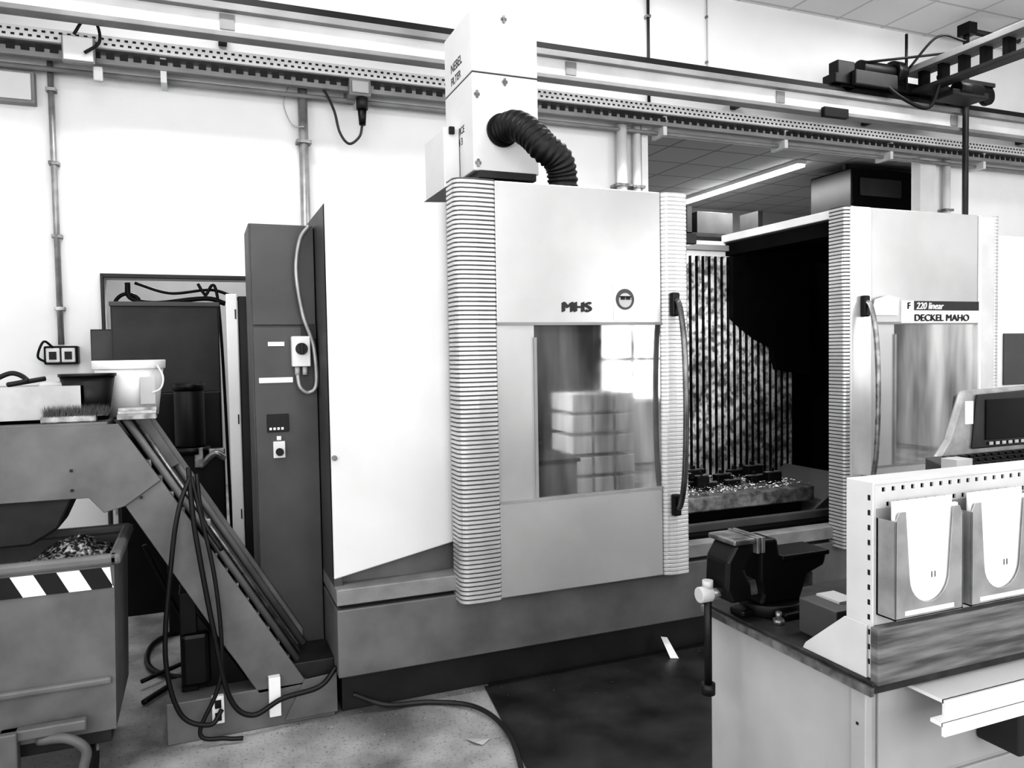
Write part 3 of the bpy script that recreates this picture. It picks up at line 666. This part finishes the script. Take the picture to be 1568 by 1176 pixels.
box("buffer_plate", 5.6, 5.9, 5.78, 5.83, 3.86, 3.95, M_black, bc)

# ------------------------------------------------------------------ floor plate, cable, scrap
prism_xy("steel_floor_plate", [(1.25, 3.53), (1.10, 2.4), (1.02, 1.6), (3.6, 1.95), (3.6, 3.53)], 0.0005, .008, M_mat, bevel=.002)
boxes("floor_plate_edging", [(1.27, 3.6, 3.50, 3.53, .008, .016)], M_dark)
tube("floor_cable", [(.60, 3.50, .10), (.75, 3.48, .03), (.945, 3.46, .014), (1.117, 3.32, .022), (1.175, 3.09, .022), (1.13, 2.79, .022), (1.0, 2.4, .014), (.8, 2.0, .014)], .011, M_dark)
mk("paper_scrap", [(1.00, 3.08, .004), (1.10, 3.04, .004), (1.05, 3.0, .004), (1.02, 3.02, .012)], [(0, 1, 3), (1, 2, 3)], M_label)
g = grp("angle_offcut", (2.3, 3.45, 0))
mk("plate", [(2.27, 3.44, .01), (2.31, 3.42, .01), (2.29, 3.50, .10), (2.25, 3.50, .11)], [(0, 1, 2, 3)], M_paper, g)
vs, fs = [], []
for i in range(900):
    if random.random() < .7: x, y = random.uniform(.0, 1.2), random.uniform(2.9, 3.5)
    else: x, y = random.uniform(1.3, 2.9), random.uniform(2.7, 3.5)
    y = 3.5 - (3.5 - y) * random.random(); o = len(vs); s = random.uniform(.002, .006)
    for k in range(3): vs.append((x + random.uniform(-s, s), y + random.uniform(-s, s), .010 + random.uniform(0, s * .5)))
    fs.append((o, o + 1, o + 2))
mk("floor_swarf", vs, fs, [M_ink, M_label], fm=[random.choice([0, 0, 0, 1]) for _ in fs])

# ------------------------------------------------------------------ workbench
wb = grp("workbench", (1.8, 1.6, 0))
box("carcass", 1.385, 2.45, 1.32, 1.885, .03, .875, M_bench, wb, .006)
box("side_flange", 1.378, 1.40, 1.30, 1.345, 0, .87, M_bench, wb, .003)
box("top", 1.37, 2.47, 1.27, 1.90, .872, .898, M_benchtop, wb, .004)
boxes("top_edge_strip", [(1.362, 1.372, 1.27, 1.90, .868, .888)], M_steel, wb)
box("upstand_board", 1.375, 2.45, 1.262, 1.285, .893, 1.022, M_wood, wb, .003)
box("drawer_front", 1.43, 2.4, 1.312, 1.322, .62, .85, M_bench, wb, .004)
box("drawer_front_low", 1.43, 2.4, 1.312, 1.322, .30, .61, M_bench, wb, .004)
boxes("shelf_lip", [(1.50, 2.3, 1.20, 1.31, .858, .866), (1.50, 2.3, 1.195, 1.203, .828, .866)], M_white, wb)
boxes("shelf_lip_low", [(1.46, 2.3, 1.17, 1.20, .826, .834), (1.46, 2.3, 1.165, 1.172, .806, .834)], M_white, wb)
boxes("rivets", [(1.376, 1.38, 1.32, 1.326, z, z + .006) for z in (.2, .5, .78)], M_ink, wb)
boxes("drip_bracket", [(1.75, 1.79, 1.20, 1.31, .68, .80)], M_dark, wb, .006)

rk = grp("perforated_tool_rack", (1.8, 1.32, .898))
hol = []
x = 1.415
while x < 2.3:
    for k in range(9):
        z = 1.05 + k * .034; xo = x + (.014 if k % 2 else 0); hol.append((xo, xo + .010, z, z + .010))
    x += .030
# perforated sheet built row by row so that the holes are real
lst = []; zz = sorted({h[2] for h in hol}); prev = 1.02
for zr in zz:
    lst.append((1.392, 2.32, 1.290, 1.294, prev, zr))
    hs = sorted([h for h in hol if abs(h[2] - zr) < 1e-6]); px = 1.392
    for h in hs: lst.append((px, h[0], 1.290, 1.294, zr, zr + .010)); px = h[1]
    lst.append((px, 2.32, 1.290, 1.294, zr, zr + .010)); prev = zr + .010
lst.append((1.392, 2.32, 1.290, 1.294, prev, 1.345))
boxes("perforated_sheet", lst, M_rack, rk)
box("dark_backing", 1.396, 2.3, 1.300, 1.302, 1.02, 1.335, M_ink, rk, 0)  # added dark plate, stands in for the darkness seen through the holes
box("top_flange", 1.388, 2.32, 1.288, 1.365, 1.338, 1.346, M_rack, rk, .002)
box("end_plate", 1.386, 1.392, 1.288, 1.365, .898, 1.346, M_rack, rk, .002)
boxes("end_holes", [(1.3855, 1.3865, 1.295, 1.302, .93 + i * .034, .942 + i * .034) for i in range(12)], M_ink, rk)
prism_yz("gusset", [(1.30, .898), (1.50, .898), (1.49, .915), (1.365, 1.02), (1.30, 1.02)], 1.380, 1.386, M_rack, rk, .001)

def holder(i, x0, w=.21):
    g = grp("document_holder" if i == 0 else "document_holder.%03d" % i, (x0 + w / 2, 1.26, 1.15))
    z0, z1 = 1.045, 1.285; x1 = x0 + w; c = (x0 + x1) / 2; hw = w * .29; zc = z0 + .055 + hw * .6
    P = [(x0, z1 - .02), (x0, z0), (x1, z0), (x1, z1 - .02), (x1 - .012, z1), (c + hw + .012, z1)]
    for k in range(13):
        a = -math.pi * k / 12; P.append((c + hw * math.cos(a), zc + hw * math.sin(a)))
    P += [(c - hw - .012, z1), (x0 + .012, z1)]
    prism_xz("front", P, 1.238, 1.241, M_pipe, g, .001)
    boxes("sides", [(x0, x0 + .003, 1.238, 1.289, z0, z1 - .02), (x1 - .003, x1, 1.238, 1.289, z0, z1 - .02), (x0, x1, 1.238, 1.289, z0, z0 + .003), (x0, x1, 1.285, 1.289, z0, z1)], M_pipe, g)
    boxes("papers", [(x0 + .008, x1 - .008, 1.246, 1.254, z0 + .004, z1 + .005), (x0 + .014, x1 - .012, 1.258, 1.262, z0 + .004, z1 + .02)], M_paper, g)
    box("sticker", x0 + .03, x1 - .03, 1.2365, 1.238, z0 + .008, z0 + .018, M_paper, g, 0)
    text("handwriting", "11", c + .01, 1.2455, zc - .01, .02, M_ink, g)
holder(0, 1.398); holder(1, 1.635); holder(2, 1.872)

vi = grp("bench_vise", (1.5, 1.74, .898))
VY = 1.76
cyl("swivel_base", (1.50, VY, .898), .085, .035, M_blackm, vi, seg=32, bevel=.004)
boxes("base_lugs", [(1.38, 1.62, VY - .03, VY + .03, .898, .918), (1.47, 1.53, VY - .1, VY + .1, .898, .918)], M_blackm, vi, .006)
prism_xz("body", [(1.43, .93), (1.57, .93), (1.60, 1.0), (1.66, 1.02), (1.67, 1.055), (1.50, 1.06), (1.49, 1.115), (1.43, 1.115), (1.43, 1.0), (1.44, .96)], VY - .045, VY + .045, M_blackm, vi, .008)
prism_xz("moving_jaw", [(1.33, .95), (1.40, .95), (1.395, 1.0), (1.375, 1.04), (1.405, 1.08), (1.405, 1.115), (1.345, 1.115), (1.315, 1.07), (1.31, .99)], VY - .05, VY + .05, M_blackm, vi, .01)
box("jaw_plate_fixed", 1.418, 1.43, VY - .065, VY + .065, 1.085, 1.13, M_steel, vi, .002)
box("jaw_plate_moving", 1.403, 1.413, VY - .065, VY + .065, 1.085, 1.13, M_steel, vi, .002)
box("jaw_cap", 1.33, 1.402, VY - .06, VY + .06, 1.112, 1.128, M_steel, vi, .005)
box("anvil", 1.50, 1.67, VY - .055, VY + .055, 1.052, 1.066, M_blackm, vi, .004)
box("slide_bar", 1.34, 1.64, VY - .022, VY + .022, .955, 1.0, M_steel, vi, .004)
cyl("screw", (1.27, VY, .972), .013, .10, M_steel, vi, axis='x')
cyl("screw_head", (1.255, VY, .972), .022, .04, M_label, vi, axis='x', bevel=.003)
tube("handle_bar", [(1.285, VY - .0, 1.0), (1.285, VY - .0, .70)], .011, M_black, vi, curve=False)
cyl("handle_knob_a", (1.285, VY, .69), .019, .03, M_black, vi); cyl("handle_knob_b", (1.285, VY, .99), .015, .02, M_label, vi)
g = grp("steel_block", (1.52, 1.53, .898))
box("block", 1.45, 1.57, 1.46, 1.59, .898, .99, M_cab, g, .004); box("paper_pad", 1.50, 1.56, 1.50, 1.58, .99, .996, M_label, g, 0)
cyl("button_head", (1.455, 1.40, .898), .012, .012, M_steel, g)
g = grp("hex_bolt", (1.44, 1.66, .898))
cyl("head", (1.44, 1.655, .898), .016, .014, M_steel, g, seg=6); cyl("shank", (1.44, 1.655, .912), .008, .02, M_steel, g)

# ------------------------------------------------------------------ machine operating console
cp = grp("control_console", (3.6, 2.65, 0))
prism_xz("shell", [(3.20, 1.04), (3.21, 1.12), (3.28, 1.20), (3.34, 1.34), (3.38, 1.43), (4.15, 1.45), (4.15, 1.04)], 2.60, 2.64, M_pipe, cp, .012)
prism_xz("shell_rear", [(3.45, 1.04), (3.5, 1.40), (4.15, 1.42), (4.15, 1.04)], 2.64, 2.76, M_cab, cp, .012)
prism_xz("bezel", [(3.42, 1.15), (3.45, 1.41), (4.10, 1.43), (4.10, 1.15)], 2.585, 2.60, M_dark, cp, .006)
box("screen", 3.50, 4.05, 2.578, 2.586, 1.19, 1.385, M_screen, cp, .002)
boxes("soft_keys", [(3.52 + i * .045, 3.545 + i * .045, 2.574, 2.578, 1.165, 1.18) for i in range(11)], M_label, cp)
box("status_label", 3.38, 3.43, 2.592, 2.60, 1.27, 1.38, M_paper, cp, .001)
prism_yz("keyboard_shelf", [(2.38, 1.03), (2.38, 1.07), (2.60, 1.13), (2.60, 1.03)], 3.12, 4.15, M_cab, cp, .006)
lst = []
for i in range(16):
    for j in range(4): lst.append((3.2 + i * .05, 3.235 + i * .05, 2.41 + j * .045, 2.44 + j * .045, 1.08 + j * .0125, 1.093 + j * .0125))
boxes("keys", lst, M_blackm, cp, .002)
box("pedestal", 3.55, 3.70, 2.62, 2.76, .04, 1.05, M_cab, cp, .01); box("pedestal_foot", 3.45, 3.80, 2.5, 2.85, .009, .04, M_dark, cp, .01)
box("folder_paper", 3.1, 3.2, 2.42, 2.5, 1.07, 1.14, M_label, cp, .002)

# ------------------------------------------------------------------ camera
cam = bpy.data.cameras.new("camera"); co = bpy.data.objects.new("camera", cam); col.objects.link(co)
cam.sensor_width = 36; cam.sensor_fit = 'HORIZONTAL'; cam.lens = 27.1; cam.clip_start = .05
r = Vector((.9265, -.3746, -.0170)).normalized(); u = Vector((.0311, .0314, .9989)); u = (u - r * u.dot(r)).normalized(); b = r.cross(u)
Mx = Matrix(((r.x, u.x, b.x), (r.y, u.y, b.y), (r.z, u.z, b.z))).to_4x4(); Mx.translation = Vector((0, 0, 1.65))
co.matrix_world = Mx
scene.camera = co
scene.view_settings.view_transform = 'Standard'
for lk in ('High Contrast', 'Medium High Contrast'):
    try:
        scene.view_settings.look = lk; print("look", lk); break
    except Exception as e: print(e)
scene.view_settings.exposure = -0.24
